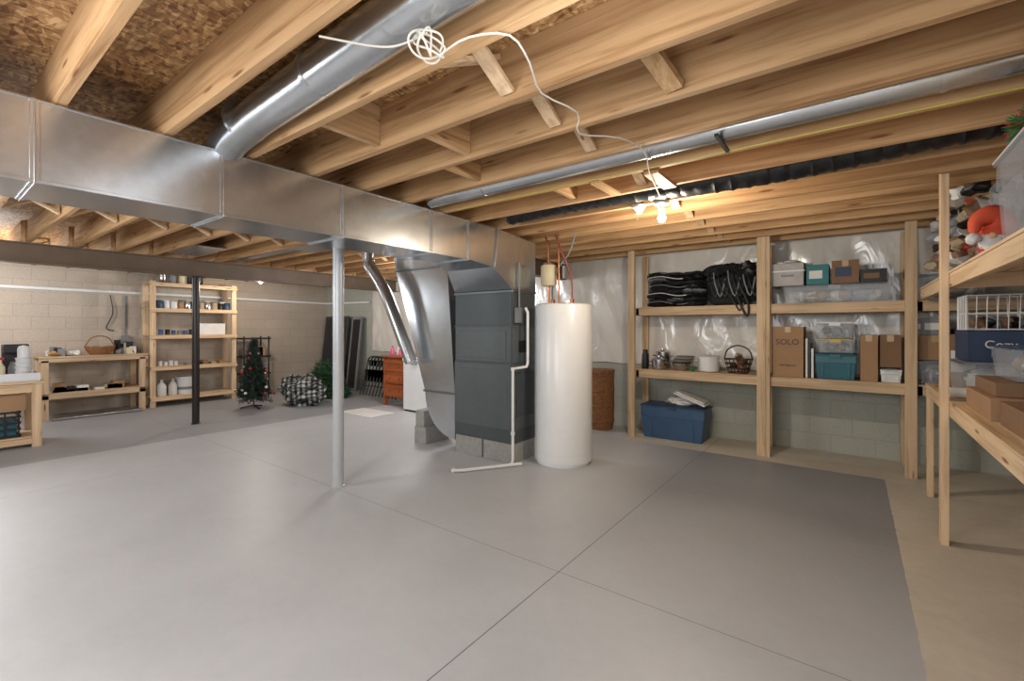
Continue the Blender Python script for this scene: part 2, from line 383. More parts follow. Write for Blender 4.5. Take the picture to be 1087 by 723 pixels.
b.hull([(-4.5,3.62,2.04),(-3.62,3.62,2.04),(-4.5,3.98,2.04),(-3.62,3.98,2.04),(-3.98,3.62,.62),(-3.5,3.62,.62),(-3.98,3.98,.62),(-3.5,3.98,.62)],GALV)
pr=[(-3.98,.62)]
for k in range(1,9):
    a=math.pi+ (math.pi/2)*k/8; pr.append((-3.5+.48*math.cos(a),.62+.50*math.sin(a)))
vs=[];n=len(pr)
for (x,z) in pr: vs+= [(x,3.62,z),(x,3.98,z)]
vs+=[(-3.5,3.62,.62),(-3.5,3.98,.62)]
fs=[(2*i,2*i+1,2*i+3,2*i+2) for i in range(n-1)]
fs.append(tuple([2*i for i in range(n)]+[2*n])); fs.append(tuple([2*i+1 for i in range(n)]+[2*n+1]))
b.add(vs,fs,GALV); b.box(-4.0,-3.49,3.61,3.99,.61,.635,GALVD); b.box(-4.52,-3.61,3.61,3.99,2.03,2.05,GALVD)
b.done()
b=B('return_duct_support_block'); b.box(-4.14,-3.95,3.6,3.98,0,.19,BLOCKC); b.box(-4.13,-3.99,3.61,3.97,.19,.38,BLOCKC); b.done(.004)
b=B('flue_vent_pipe')
P=spline([(-4.75,3.4,2.29),(-4.74,3.4,2.14),(-4.62,3.4,2.0),(-4.42,3.42,1.72),(-4.08,3.5,.95)],6)
b.tube(P,.07,GALV,20)
for i in (0,5,10,16,22):
    d=(P[min(i+1,len(P)-1)]-P[max(0,i-1)]).normalized(); b.cyl(P[i]-d*.008,P[i]+d*.008,.076,GALV,20)
b.done()
b=B('round_branch_duct')
P=[(.9,1.0,2.42),(-1.0,1.0,2.41),(-2.3,1.03,2.385),(-2.62,1.04,2.36),(-2.76,1.045,2.33),(-2.80,1.045,2.3)]
b.tube(P,.088,GALV,32)
for x in (-.7,-1.75,-2.45): b.cyl((x,1.015,2.4),(x-.02,1.015,2.4),.094,GALV,32)
b.done()
b=B('round_branch_duct'); b.cyl((-2.66,2.485,2.36),(XR-.02,2.485,2.36),.062,GALV,28)
for x in (-2.1,-.9,.3): b.cyl((x,2.485,2.36),(x-.02,2.485,2.36),.067,GALV,28)
b.beam((-.53,2.36,2.288),(-.53,2.62,2.288),.018,.014,BLACK)
b.done()
b=B('flexible_insulated_duct'); pts=[];rs=[]
n=150
for i in range(n+1):
    t=i/n; pts.append((-2.45+3.65*t,3.225+.012*math.sin(t*14),2.365+.02*math.sin(t*9))); rs.append(.094+(.003 if i%2 else -.003)+.004*math.sin(i*1.7))
b.tube(pts,rs,FLEX,24); b.done()
b=B('round_branch_duct'); b.cyl((-3.65,2.90,2.37),(-7.2,2.90,2.37),.065,GALV,24); b.done()
b=B('joist_bay_return_panel'); b.box(-5.4,-4.6,JY[13]+.08,JY[14]+.04,ZJ-.008,ZJ-.001,GALV); b.box(-6.9,-6.0,JY[11]+.08,JY[12]+.04,ZJ-.008,ZJ-.001,GALV); b.done()

# cables
b=B('yellow_cable'); b.tube(spline([(-2.5,2.61,2.285),(-1.6,2.62,2.29),(-.6,2.61,2.285),(.3,2.62,2.29),(1.2,2.61,2.285)]),.004,YEL,6); b.done()
b=B('white_cable_coil')
pts=[]
for i in range(64):
    a=i*.40; pts.append((-1.09+.03*math.sin(i*.5),1.005+(.05+.012*math.sin(i*.23))*math.cos(a),2.258+.036*math.sin(a)+.005*math.sin(i)))
pts+= [(-.98,1.08,2.28),(-.88,1.16,2.288),(-.90,1.3,2.275),(-.986,1.51,2.28),(-.94,1.72,2.27),(-1.03,1.9,2.265),(-.92,2.1,2.285),(-.88,2.33,2.285),(-.95,2.6,2.26),(-1.03,2.95,2.265),(-1.1,3.25,2.275)]
b.tube(spline(pts,3),.0036,CABW,6)
b.tube(spline([(-1.09,1.0,2.295),(-1.25,.97,2.294),(-1.38,.80,2.293)]),.0036,CABW,6)
b.done()

# ------------------------------------------------------------------ bulbs and added fill lights
def bulb(x,y,z,lit=True):
    b=B('real_or_added_bulb_holder')  # holds real bulbs and unseen ones added for fill
    b.lathe((x,y,ZJ-.001),[(.0,-.0),(.055,0),(.055,-.02),(.03,-.035),(.028,-.06),(.0,-.06)],WHITEP,24)
    zz=ZJ-.06
    b.lathe((x,y,zz),[(.013,0),(.014,-.02),(.022,-.035),(.030,-.055),(.030,-.07),(.022,-.088),(.008,-.097)],GLOW if lit else BULBOFF,24)
    return b.done()
def pl(x,y,z,e,col=(.93,.965,1),r=.06):
    l=bpy.data.lights.new('bulb_or_fill_light','POINT'); l.energy=e; l.color=col; l.shadow_soft_size=r  # serves real bulbs and added fill lights alike
    o=bpy.data.objects.new('bulb_or_fill_light',l); o.location=(x,y,z); S.collection.objects.link(o)
bulb(-1.15,JY[15],2.2)
b=B('pull_chain_outlet_box'); b.lathe((-1.33,JY[15]+.0,ZJ-.001),[(0,0),(.05,0),(.05,-.02),(.03,-.04),(.02,-.06),(0,-.06)],WHITEP,20); b.tube([(-1.33,JY[15]-.02,ZJ-.05),(-1.33,JY[15]-.03,ZJ-.12)],.002,BUNG,5); b.done()
bulb(-8.5,JY[16]+.02,2.2); bulb(-1.9,-.765,2.2); bulb(-5.0,-.72,2.2); bulb(-5.2,JY[18]+.06,2.2); bulb(-8.6,.395,2.2)  # low-Y bulbs are out of view, added to go with the fill lights
pl(-1.15,JY[15],2.05,46,(1,.88,.70),.06)
pl(-8.5,JY[16],2.05,42,(1,.93,.83),.06)
pl(-1.9,-.75,1.85,120,r=.35)  # added soft fill at an invented bulb beside the camera
pl(-5.0,-.7,1.85,120,r=.3)  # added soft fill from the front side, its bulb unseen
pl(-5.2,JY[18],1.95,80,r=.25)
pl(-8.6,.4,1.95,75,r=.25)  # added fill for the left end, its bulb out of view
pl(.1,-1.2,1.5,70,r=.45)  # added soft fill behind the camera, no bulb here
pl(-.6,1.0,2.0,18,r=.3)  # small added fill under the near joists, without a bulb

# ------------------------------------------------------------------ plastic sheeting on back wall
def sheet(name,X0,X1,Z0,Z1,Y):
    nx=int((X1-X0)/.03); nz=int((Z1-Z0)/.04); vs=[];fs=[]
    for j in range(nz+1):
        for i in range(nx+1):
            x=X0+(X1-X0)*i/nx; z=Z0+(Z1-Z0)*j/nz
            st=abs(math.sin(math.pi*(x/.61)))**.6
            d=.01+.03*st*(.6+.4*noise.noise(Vector((x*2,z*2,3))))+.016*noise.noise(Vector((x*5+z*2,z*1.5,1)))
            zz=z+(.02*noise.noise(Vector((x*3,0,0))) if j==0 else 0)
            vs.append((x,Y-max(.003,d),zz))
    for j in range(nz):
        for i in range(nx):
            a=j*(nx+1)+i; fs.append((a,a+1,a+nx+2,a+nx+1))
    b=B(name); b.add(vs,fs,FILM,True); return b.done()
sheet('plastic_wall_sheeting',-8.2,XR-.02,.86,2.50,YB)
b=B('pvc_drain_pipe'); b.tube([(XL+.032,-2,1.98),(XL+.032,3,1.95),(XL+.032,YB-.06,1.92),(XL+.06,YB-.032,1.92),(-8.3,YB-.032,1.90)],.028,PVC,12); b.done()
b=B('wall_conduit'); b.tube([(XL+.02,2.25,1.9),(XL+.02,2.25,1.2)],.012,BUNG,8); b.box(XL,XL+.05,2.2,2.3,1.1,1.22,BUNG); b.tube(spline([(XL+.03,2.05,1.9),(XL+.05,2.08,1.6),(XL+.04,2.0,1.35),(XL+.05,2.1,1.3)]),.008,BLACK,6); b.done()

# ------------------------------------------------------------------ storage racks
b=B('wooden_storage_rack')   # back wall
for x in (.42,-.77,-2.2):
    b.box(x-.042,x+.042,5.40,5.438,0,2.5,P_Z); b.box(x-.042,x+.042,5.88,5.915,0,2.29,P_Z)
    for z in (.74,1.50): b.box(x+.045,x+.083,5.44,5.88,z,z+.085,P_Y)
b.box(-.77+.045,-.77+.08,5.40,5.438,0,2.5,P_Z)
for z in (.74,1.50):
    b.box(-2.24,XR-.06,5.44,5.478,z,z+.085,P_X); b.box(-2.24,XR-.06,5.842,5.88,z,z+.085,P_X); b.box(-2.24,XR-.06,5.435,5.90,z+.086,z+.10,P_X)
b.done(.002)
ZS1,ZS2=.841,1.601
b=B('wooden_storage_rack')   # right side
for y in (3.86,2.02): 
    b.box(.44,.478,y,y+.085,0,2.5 if y>3 else 2.29,P_Z); b.box(1.14,1.178,y,y+.085,0,2.29,P_Z)
    for z in (.80,1.60): b.box(.478,1.14,y+.09,y+.128,z,z+.085,P_X)
for z,ye in ((.80,5.0),(1.60,5.36)):
    b.box(.48,.518,1.5,ye,z,z+.085,P_Y); b.box(1.10,1.138,1.5,ye,z,z+.085,P_Y); b.box(.475,1.139,1.5,ye,z+.086,z+.10,P_Y)
b.box(.48,.518,4.90,4.98,0,.80,P_Z)
b.done(.002)
ZR1,ZR2=.901,1.701
b=B('wooden_storage_rack')   # far left wall
for y in (2.50,3.76): 
    b.box(-9.50,-9.462,y-.04,y+.04,0,2.15,P_Z); b.box(-9.90,-9.862,y-.04,y+.04,0,2.15,P_Z)
for z in (.10,.62,1.16,1.62,2.06):
    b.box(-9.46,-9.42,2.46,3.80,z,z+.05,P_Y); b.box(-9.90,-9.44,2.46,3.80,z+.051,z+.066,P_Y)
b.done(.002)

# ------------------------------------------------------------------ containers
def carton(x0,x1,y0,y1,z0,z1,m=CARD,name='cardboard_box',lab=None,tape=True):
    b=B(name); cx,cy=(x0+x1)/2,(y0+y1)/2
    b.box(x0,x1,y0,y1,z0,z1-.004,m); b.box(x0-.002,cx-.002,y0-.002,y1+.002,z1-.004,z1,m); b.box(cx+.002,x1+.002,y0-.002,y1+.002,z1-.004,z1,m)
    if tape:
        b.box(cx-.025,cx+.025,y0-.003,y1+.003,z1,z1+.001,TAPE); b.box(cx-.025,cx+.025,y0-.0035,y0-.002,z1-.06,z1,TAPE)
    if lab:
        h=z1-z0; b.box(x0+(x1-x0)*.12,x0+(x1-x0)*.72,y0-.003,y0-.001,z0+h*.3,z0+h*.7,lab); b.box(x0-.003,x0-.001,y0+.04,y1-.04,z0+h*.35,z0+h*.65,lab)
    return b.done(.002)
def tote(x0,x1,y0,y1,z0,z1,m,lid=None,name='storage_tote',fill=None,tap=.1,nf=10,big=1):
    b=B(name); cx,cy=(x0+x1)/2,(y0+y1)/2; k=1-tap
    def ring(s,z,o=0): 
        return [(cx-(cx-x0)*s-o,cy-(cy-y0)*s-o,z),(cx+(x1-cx)*s+o,cy-(cy-y0)*s-o,z),(cx+(x1-cx)*s+o,cy+(y1-cy)*s+o,z),(cx-(cx-x0)*s-o,cy+(y1-cy)*s+o,z)]
    zr=z1-.02
    L=[ring(k,z0),ring(1-tap*.35,z0+(zr-z0)*.7),ring(1-tap*.25,z0+(zr-z0)*.7,.004),ring(.985,zr),ring(1,zr,.004),ring(1,zr+.012,.004),ring(1,zr+.012,-.012),ring(k,z0+.006,-.008)]
    vs=[v for r in L for v in r]; fs=[(3,2,1,0)]
    for i in range(len(L)-1):
        for j in range(4): fs.append((4*i+j,4*i+(j+1)%4,4*i+4+(j+1)%4,4*i+4+j))
    q=4*(len(L)-1); fs.append((q,q+1,q+2,q+3)); b.add(vs,fs,m)
    b.box(cx-.05,cx+.05,y0-.012,y0+.0,zr-.025,zr,m)
    for u in (-.32,.32): b.box(cx+(x1-x0)*u-.01,cx+(x1-x0)*u+.01,y0+.004,y0+.012,z0+.02,zr-.05,m)
    if lid:
        b.box(x0-.008,x1+.008,y0-.008,y1+.008,zr+.013,z1,lid); b.box(x0+.03,x1-.03,y0+.03,y1-.03,z1,z1+.006,lid)
        b.box(cx-.045,cx+.045,y0-.018,y0-.008,zr-.01,z1,lid)
    if fill:
        for i in range(nf):
            h=(zr-z0); r=min(min(x1-x0,y1-y0)*.17,h*.4)*big
            px=random.uniform(x0+r*1.7,x1-r*1.7);py=random.uniform(y0+r*1.7,y1-r*1.7);pz=random.uniform(z0+r*1.1,max(z0+r*1.15,zr-r*1.2))
            b.blob((px,py,pz),(r*1.1,r,r*.9),random.choice(fill),.2,2,2)
    return b.done(.003 if not fill else 0)

# upper back shelf
b=B('folded_camp_chair_bags')
for r in range(8):
    z=ZS2+.038+.05*r
    for c in range(3):
        x=-1.96+.20*c+random.uniform(-.02,.02); 
        b.blob((x+.05,5.66+random.uniform(-.02,.02),z),(.15,.18,.036),[BLKCLOTH,BLACK,BLKCLOTH,BLKCLOTH,BUNG,BLKCLOTH,BLACK][(r*3+c)%7],.14,3,3,.9)
    b.tube(spline([(-2.02,5.50,z+.02),(-1.85,5.475,z+.03),(-1.65,5.48,z-.01),(-1.48,5.50,z+.01)],5),.005,[BUNG,BLACK,PAPER,BLACK][r%4],6)
b.done()
b=B('black_duffel_bag')
b.blob((-1.08,5.67,ZS2+.20),(.28,.18,.215),BLKCLOTH,.16,2.2,4,.9); b.blob((-1.24,5.62,ZS2+.40),(.16,.14,.07),BLKCLOTH,.2,3,3); b.blob((-.96,5.60,ZS2+.36),(.13,.12,.12),BLACK,.25,3,3); b.blob((-1.12,5.60,ZS2+.43),(.14,.12,.05),BLKCLOTH,.3,3,3)
for i in range(9):
    x=-1.32+.05*i; b.tube(spline([(x,5.52,ZS2+.42),(x+.03,5.46,ZS2+.25),(x+.09,5.45,ZS2+.1),(x+.13,5.49,ZS2+.30)]),.007,BUNG if i%3==1 else BLACK,6)
b.tube(spline([(-.98,5.47,ZS2+.2),(-.90,5.425,ZS2+.02),(-.90,5.42,ZS2-.12),(-.94,5.42,ZS2-.07),(-1.02,5.46,ZS2+.12)]),.012,BLACK,6)
b.tube(spline([(-1.1,5.47,ZS2+.15),(-1.02,5.43,ZS2+.0),(-.98,5.425,ZS2-.06),(-.94,5.43,ZS2+.02)]),.009,BLACK,6)
b.done()
tote(-.58,.30,5.48,5.86,ZS2,ZS2+.175,CLEAR,CLEAR,'clear_storage_tote',[PAPER,WHITEP,CARD,BUNG,TAN],.06,44)
b=B('wrapped_storage_case'); b.box(-.69,-.40,5.50,5.84,ZS2+.185,ZS2+.42,LGREY); b.box(-.70,-.39,5.49,5.85,ZS2+.33,ZS2+.345,WHITEP); b.blob((-.545,5.67,ZS2+.43),(.14,.15,.03),PAPER,.3,3,3); b.box(-.60,-.49,5.485,5.50,ZS2+.28,ZS2+.30,BUNG); b.done(.01)
carton(-.375,-.19,5.50,5.8,ZS2+.185,ZS2+.385,TEAL2,'gift_box',PAPER,False)
carton(-.165,.05,5.50,5.82,ZS2+.185,ZS2+.41,CARDD,'cardboard_box',NAVY)
carton(.06,.26,5.52,5.82,ZS2+.185,ZS2+.31,BLACK,'game_box',CARDD,False)
tote(.50,.92,5.50,5.85,ZS2,ZS2+.24,CLEAR,WHITEP,'clear_storage_tote',[RED,PAPER,TAN,GREEN,BUNG],.08,26)
# lower back shelf
b=B('steel_thermos'); b.lathe((-2.08,5.56,ZS1),[(0,0),(.04,0),(.043,.02),(.043,.17),(.03,.2),(.03,.235),(0,.24)],BLACK); b.done()
def pot(x,y,z,r,h,name='cooking_pot',m=STAINL,handles=True):
    b=B(name); b.lathe((x,y,z),[(r*.9,0),(r,.01),(r,h),(r+.006,h),(r+.006,h+.006),(r*.6,h+.02),(.02,h+.03),(.018,h+.05),(0,h+.052)],m)
    if handles:
        for s in (-1,1): b.tube(spline([(x+s*r,y-.03,z+h*.75),(x+s*(r+.035),y-.02,z+h*.78),(x+s*(r+.035),y+.02,z+h*.78),(x+s*r,y+.03,z+h*.75)],4),.006,m,6)
    b.done()
def bowl(x,y,z,r,h,m,name='mixing_bowl'):
    b=B(name); b.lathe((x,y,z),[(r*.35,0),(r*.4,.004),(r*.75,h*.4),(r*.95,h*.85),(r,h),(r-.008,h-.002),(r*.7,h*.42),(r*.3,.02),(.001,.015)],m); b.done()
pot(-1.90,5.54,ZS1,.085,.12); pot(-1.92,5.75,ZS1,.09,.2,'stock_pot'); bowl(-1.64,5.56,ZS1,.11,.09,STAINL); bowl(-1.66,5.77,ZS1,.09,.16,BUNG)
b=B('serving_dishes'); 
for i in range(7): b.lathe((-1.64+.008*i,5.57,ZS1+.092+.011*i),[(.06,0),(.13-.004*i,.012),(.132-.004*i,.015),(.06,.006)],[BUNG,PAPER,CREAM][i%3],24)
b.done()
pot(-1.34,5.60,ZS1,.115,.17,'slow_cooker',WHITEP); bowl(-1.49,5.49,ZS1,.035,.05,GREEN,'small_bowl')
b=B('wire_basket')
cx,cy=-1.03,5.62
for z,r in ((.0,.1),(.05,.12),(.1,.135),(.15,.145)):
    b.tube([(cx+r*math.cos(a*math.pi/12),cy+r*.8*math.sin(a*math.pi/12),ZS1+.006+z) for a in range(25)],.006,DWICK,6)
for a in range(18):
    t=a*math.pi/9; b.tube([(cx+.1*math.cos(t),cy+.08*math.sin(t),ZS1+.004),(cx+.145*math.cos(t),cy+.116*math.sin(t),ZS1+.156)],.004,DWICK,6)
b.tube(spline([(cx-.145,cy,ZS1+.15),(cx-.11,cy,ZS1+.26),(cx,cy,ZS1+.31),(cx+.11,cy,ZS1+.26),(cx+.145,cy,ZS1+.15)]),.008,DWICK,6)
for i in range(7): b.blob((cx+random.uniform(-.06,.06),cy+random.uniform(-.04,.04),ZS1+.06+.03*i*.7),(.045,.04,.035),[WICKER,DWICK,TAN,BLACK][i%4],.3,3,2)
b.done()
o=carton(-.67,-.40,5.47,5.80,ZS1,ZS1+.52,CARD,'cardboard_box'); text(o,'SOLO',(-.54,5.4655,ZS1+.36),.08,BLACK); text(o,'THIS SIDE UP',(-.54,5.4655,ZS1+.12),.026,BLACK)
b=B('white_binder_stack'); 
for i in range(3): b.box(-.385+.025*i,-.365+.025*i,5.5,5.75,ZS1,ZS1+.40-.05*i,[PAPER,BLACK,WHITEP][i])
b.done(.002)
tote(-.30,.03,5.47,5.82,ZS1,ZS1+.25,TEAL,TEAL,'teal_storage_tote')
tote(-.28,.01,5.48,5.80,ZS1+.26,ZS1+.395,CLEAR,YELB,'clear_storage_tote',[TAN,CARDD,BUNG],.06,12)
tote(-.29,.01,5.48,5.80,ZS1+.405,ZS1+.56,CLEAR,WHITEP,'clear_storage_tote',[WHITEP,BUNG,PAPER,BLACK],.08,14)
carton(.06,.19,5.47,5.8,ZS1,ZS1+.44,CARD,'cardboard_box')
carton(.205,.36,5.50,5.8,ZS1+.14,ZS1+.44,CARDD,'cardboard_box'); tote(.21,.36,5.47,5.8,ZS1,ZS1+.125,WHITEP,CLEAR,'white_storage_bin')
tote(.48,.92,5.47,5.84,ZS1,ZS1+.21,CLEAR,BUNG,'clear_storage_tote',[PAPER,WHITEP,BUNG,BLUEC],.08,26)
carton(.48,.70,5.50,5.84,ZS1+.22,ZS1+.44,CARD,'cardboard_box'); carton(.73,1.0,5.50,5.84,ZS1+.22,ZS1+.50,CARDD)
carton(.50,.68,5.52,5.82,ZS1+.443,ZS1+.60,BUNG,'game_box',PAPER,False)
# floor tote
tote(-2.12,-1.36,5.50,5.86,0,.40,BLUE,BLUED,'blue_storage_tote')
b=B('white_bin_lid'); M=Matrix.Translation((-1.55,5.68,.50))@Matrix.Rotation(.35,4,'Y'); b.box(-.19,.19,-.13,.13,-.012,.012,WHITEP,M); b.box(-.17,.17,-.11,.11,.012,.03,PAPER,M); b.done(.006)
b=B('folded_white_bag'); b.blob((-1.68,5.69,.45),(.16,.10,.05),PAPER,.25,3,3,.85); b.done()
b=B('wicker_hamper'); b.lathe((-2.73,5.62,0),[(.0,0),(.17,0),(.185,.1),(.19,.5),(.185,.74),(.195,.75),(.195,.79),(.0,.80)],WICKER,32); 
for z in (.1,.3,.5,.7): b.lathe((-2.73,5.62,z),[(.188,0),(.196,.01),(.188,.02)],WICKER,32)
b.done()

# right shelf items
tote(.56,1.06,4.12,4.62,ZR1,ZR1+.22,CLEAR,BUNG,'clear_storage_tote',[PAPER,WHITEP,CREAM,BUNG],.08,24)
o=carton(.60,1.04,4.15,4.6,ZR1+.23,ZR1+.43,NAVY,'product_box',None,False); text(o,'Cozy',(.75,4.1465,ZR1+.34),.07,PAPER)
b=B('white_wire_basket'); bx0,bx1,by0,by1,z0,z1=.60,.94,4.18,4.5,ZR1+.434,ZR1+.66
for i in range(8):
    x=bx0+(bx1-bx0)*i/7; ins=.03
    for y in (by0,by1): b.tube([(x,y+(ins if y==by0 else -ins),z0),(x,y,z1)],.003,WHITEP,5)
    b.tube([(x,by0+ins,z0+.003),(x,by1-ins,z0+.003)],.003,WHITEP,5)
for z in (z0+.005,z0+.11,z1):
    k=.03*(1-(z-z0)/(z1-z0)); b.tube([(bx0,by0+k,z),(bx1,by0+k,z),(bx1,by1-k,z),(bx0,by1-k,z),(bx0,by0+k,z)],.005,WHITEP,5)
for i in range(7):
    y=by0+(by1-by0)*i/6
    for x in (bx0,bx1): b.tube([(x,y,z0),(x,y,z1)],.003,WHITEP,5)
for i in range(6): b.blob((.68+.04*i,4.34,z0+.05),(.045,.09,.04),[CARDD,BLACK,BUNG][i%3],.3,3,2)
b.done()
carton(.53,.98,3.12,3.70,ZR1,ZR1+.11,CARD); carton(.56,.95,3.2,3.66,ZR1+.113,ZR1+.18,CARDD); carton(.55,.95,2.35,3.05,ZR1,ZR1+.11,CARDD)
tote(.62,1.0,3.22,3.64,ZR1+.185,ZR1+.35,CLEAR,BLUED,'clear_storage_tote',[PAPER,TAN,BUNG,CREAM],.08,20)
carton(.56,.78,4.68,4.95,ZR1,ZR1+.40,CARDD,'cardboard_box',PAPER); carton(.80,1.08,4.68,4.95,ZR1,ZR1+.50,CARD)
b=B('shelf_liner_roll'); b.cyl((.50,4.04,ZR1+.034),(1.08,4.04,ZR1+.034),.032,PAPER,20); b.cyl((.498,4.04,ZR1+.034),(1.082,4.04,ZR1+.034),.018,CARD,16); b.done()
# top right shelf
tote(.52,1.08,2.30,2.98,ZR2,ZR2+.40,CLEAR,WHITEP,'clear_storage_tote',[RED,GREEN,PAPER,ORANGE,RED,WHITEP,TAN],.08,56)
b=B('green_wreath'); c=Vector((.74,2.70,ZR2+.47))
for i in range(1800):
    a=random.uniform(0,2*math.pi); p=c+Vector((.19*math.cos(a),.19*math.sin(a),0)); d=Vector((random.gauss(0,1),random.gauss(0,1),random.gauss(0,.8))).normalized()
    b.tube([p,p+d*.06],[.006,.001],GREEN if i%4 else RED,3)
b.done()
b=B('gnome_plush'); gx,gy,gz=.62,3.50,ZR2
b.blob((gx,gy,gz+.08),(.075,.07,.085),RED,.05,2,3,.93); b.blob((gx-.02,gy-.045,gz+.11),(.058,.036,.06),PAPER,.15,4,3); b.blob((gx-.03,gy-.075,gz+.135),(.018,.016,.018),SKIN,.02,2,2)
P=spline([(gx,gy,gz+.13),(gx+.005,gy,gz+.20),(gx-.03,gy-.03,gz+.25),(gx-.085,gy-.05,gz+.22),(gx-.10,gy-.07,gz+.15)],5)
b.tube(P,[.075*(1-i/(len(P)-1))**.8+.012 for i in range(len(P))],ORANGE,20); b.blob((gx-.105,gy-.075,gz+.125),(.03,.03,.03),PAPER,.1,5,3); b.done()
b=B('holiday_decoration_pile')
b.blob((.80,4.65,ZR2+.19),(.24,.52,.2),LGREY,.3,3,4,.93); b.blob((.76,4.95,ZR2+.36),(.2,.25,.17),BUNG,.35,3,4); b.blob((.80,4.35,ZR2+.36),(.19,.22,.16),TAN,.35,3,4)
for i in range(170):
    x=random.uniform(.55,.95); y=random.uniform(4.0,5.25); z=ZR2+.06+random.random()*.50
    b.blob((x,y,z),(random.uniform(.035,.075),random.uniform(.035,.08),.03+random.random()*.03),random.choice([PAPER,RED,BUNG,DWICK,TAN,CLEAR,CLEAR,WHITEP,LGREY,BLACK,LGREY,CARDD]),.4,4,2)
b.done()
b=B('clear_plastic_bag')
b.blob((.78,3.80,ZR2+.23),(.17,.20,.23),CLEAR,.35,5,4,.95); b.blob((.82,3.66,ZR2+.16),(.15,.14,.15),CLEAR,.35,5,4,.95)
for i in range(30): b.blob((.70+.008*i,3.70+.01*(i%9),ZR2+.07+.022*(i%14)),(.04,.04,.03),[RED,PAPER,BUNG,TAN,LGREY][i%5],.3,3,2)
b.done()

# ------------------------------------------------------------------ water heater
hx,hy,hr=-2.35,4.0,.288
b=B('water_heater')
b.lathe((hx,hy,0),[(0,0),(hr-.02,0),(hr-.02,.03),(hr,.035),(hr,1.56),(hr-.008,1.58),(hr-.03,1.59),(0,1.595)],WHITE,64)
b.lathe((hx,hy,.12),[(hr+.001,0),(hr+.002,.003),(hr+.001,.006)],WHITEP,64)
b.cyl((hx-.12,hy,1.58),(hx-.12,hy,1.64),.02,BRASS); b.cyl((hx+.10,hy,1.58),(hx+.10,hy,1.64),.02,BRASS)
b.tube([(hx-.02,hy-.05,1.59),(hx-.02,hy-.05,1.9),(hx-.03,hy-.05,2.29)],.009,BRASS,10)
b.tube(spline([(hx+.10,hy,1.62),(hx+.10,hy,1.8),(hx+.06,hy,1.95),(hx+.02,hy-.05,2.1),(hx-.06,hy-.05,2.29)]),.009,PEXR,10)
b.tube(spline([(hx-.12,hy,1.62),(hx-.13,hy,1.75),(hx-.05,hy-.02,1.95),(hx+.08,hy-.02,2.1),(hx+.14,hy,2.29)]),.009,BUNG,10)
b.done()
b=B('expansion_tank'); b.lathe((hx-.16,hy-.02,1.78),[(0,0),(.07,0),(.082,.015),(.082,.2),(.07,.215),(.0,.22)],CREAM,20); b.cyl((hx-.16,hy-.02,1.6),(hx-.16,hy-.02,1.78),.012,BRASS,10); b.box(hx-.2,hx-.12,hy-.06,hy+.02,1.995,2.02,CARDD); b.tube([(hx-.16,hy-.02,2.0),(hx-.16,hy-.02,2.2),(hx-.2,hy-.02,2.29)],.01,BRASS,8); b.done()
b=B('pvc_condensate_line')
b.tube([(-2.97,3.05,.022),(-2.90,3.12,.022),(-2.64,3.52,.022),(-2.60,3.58,.022),(-2.58,3.60,.022)],.016,PVC,12)
b.tube([(-2.66,3.49,.022),(-2.66,3.55,.03),(-2.66,3.56,.06),(-2.66,3.56,.92),(-2.655,3.565,.95),(-2.60,3.64,.96),(-2.58,3.68,.965),(-2.58,3.70,1.0),(-2.58,3.70,1.5),(-2.60,3.69,1.55)],.014,PVC,12)
b.tube([(-2.97,3.05,.022),(-3.0,3.08,.022)],.02,PVC,12)
for z in (.3,.93): b.cyl((-2.66,3.56,z),(-2.66,3.56,z+.03),.02,PVC,12)
b.done()
b=B('electrical_conduit_box'); b.box(-2.685,-2.655,3.62,3.72,1.40,1.55,BUNG); b.tube([(-2.67,3.68,1.55),(-2.67,3.68,2.0)],.01,BUNG,8); b.done(.002)

# ------------------------------------------------------------------ far-left workbench and clutter
b=B('wooden_workbench')
for y in (1.20,2.33):
    for x in (-9.38,-9.90): b.box(x,x+.04,y-.04,y+.04,0,.87,P_Z)
b.box(-9.95,-9.33,1.14,2.40,.905,.925,P_Y); b.box(-9.38,-9.34,1.14,2.40,.84,.904,P_Y); b.box(-9.95,-9.34,1.16,2.37,.36,.38,P_Y); b.box(-9.38,-9.34,1.16,2.37,.30,.359,P_Y)
b.done(.002)
b=B('woven_basket'); b.lathe((-9.6,1.85,.926),[(.0,0),(.12,0),(.17,.07),(.19,.13),(.18,.13),(.12,.02),(0,.02)],WICKER,20); b.tube(spline([(-9.6,1.67,1.05),(-9.6,1.74,1.18),(-9.6,1.85,1.22),(-9.6,1.96,1.18),(-9.6,2.03,1.05)]),.01,WICKER,6)
for i in range(6): b.blob((-9.62+.02*i,1.76+.035*i,1.03),(.05,.05,.04),[TAN,GLASSG,CARD][i%3],.3,3,2)
b.done()
b=B('workbench_tools')
for i in range(36):
    y=random.choice([random.uniform(1.22,1.6),random.uniform(2.1,2.3)]); x=random.uniform(-9.85,-9.45)
    if i%2: b.blob((x,y,.926+.035),(.05,.06,.04),random.choice([BLACK,BUNG,CARDD,GLASSG,PAPER,TAN]),.3,3,2,.86)
    else: b.box(x-.03,x+.03,y-.04,y+.04,.926,.98+random.random()*.18,random.choice([BUNG,BLACK,CARD,CREAM,WHITEP,TAN]))
for i in range(12):
    y=random.uniform(1.25,2.2); b.box(-9.7,-9.5,y,y+.13,.381,.40+random.random()*.12,random.choice([CARDD,CARD,BUNG,BLACK,TAN,PAPER]))
b.done()
b=B('metal_pipe_length'); b.cyl((-9.22,1.25,.03),(-9.22,2.3,.03),.028,STAINL,16); b.done()
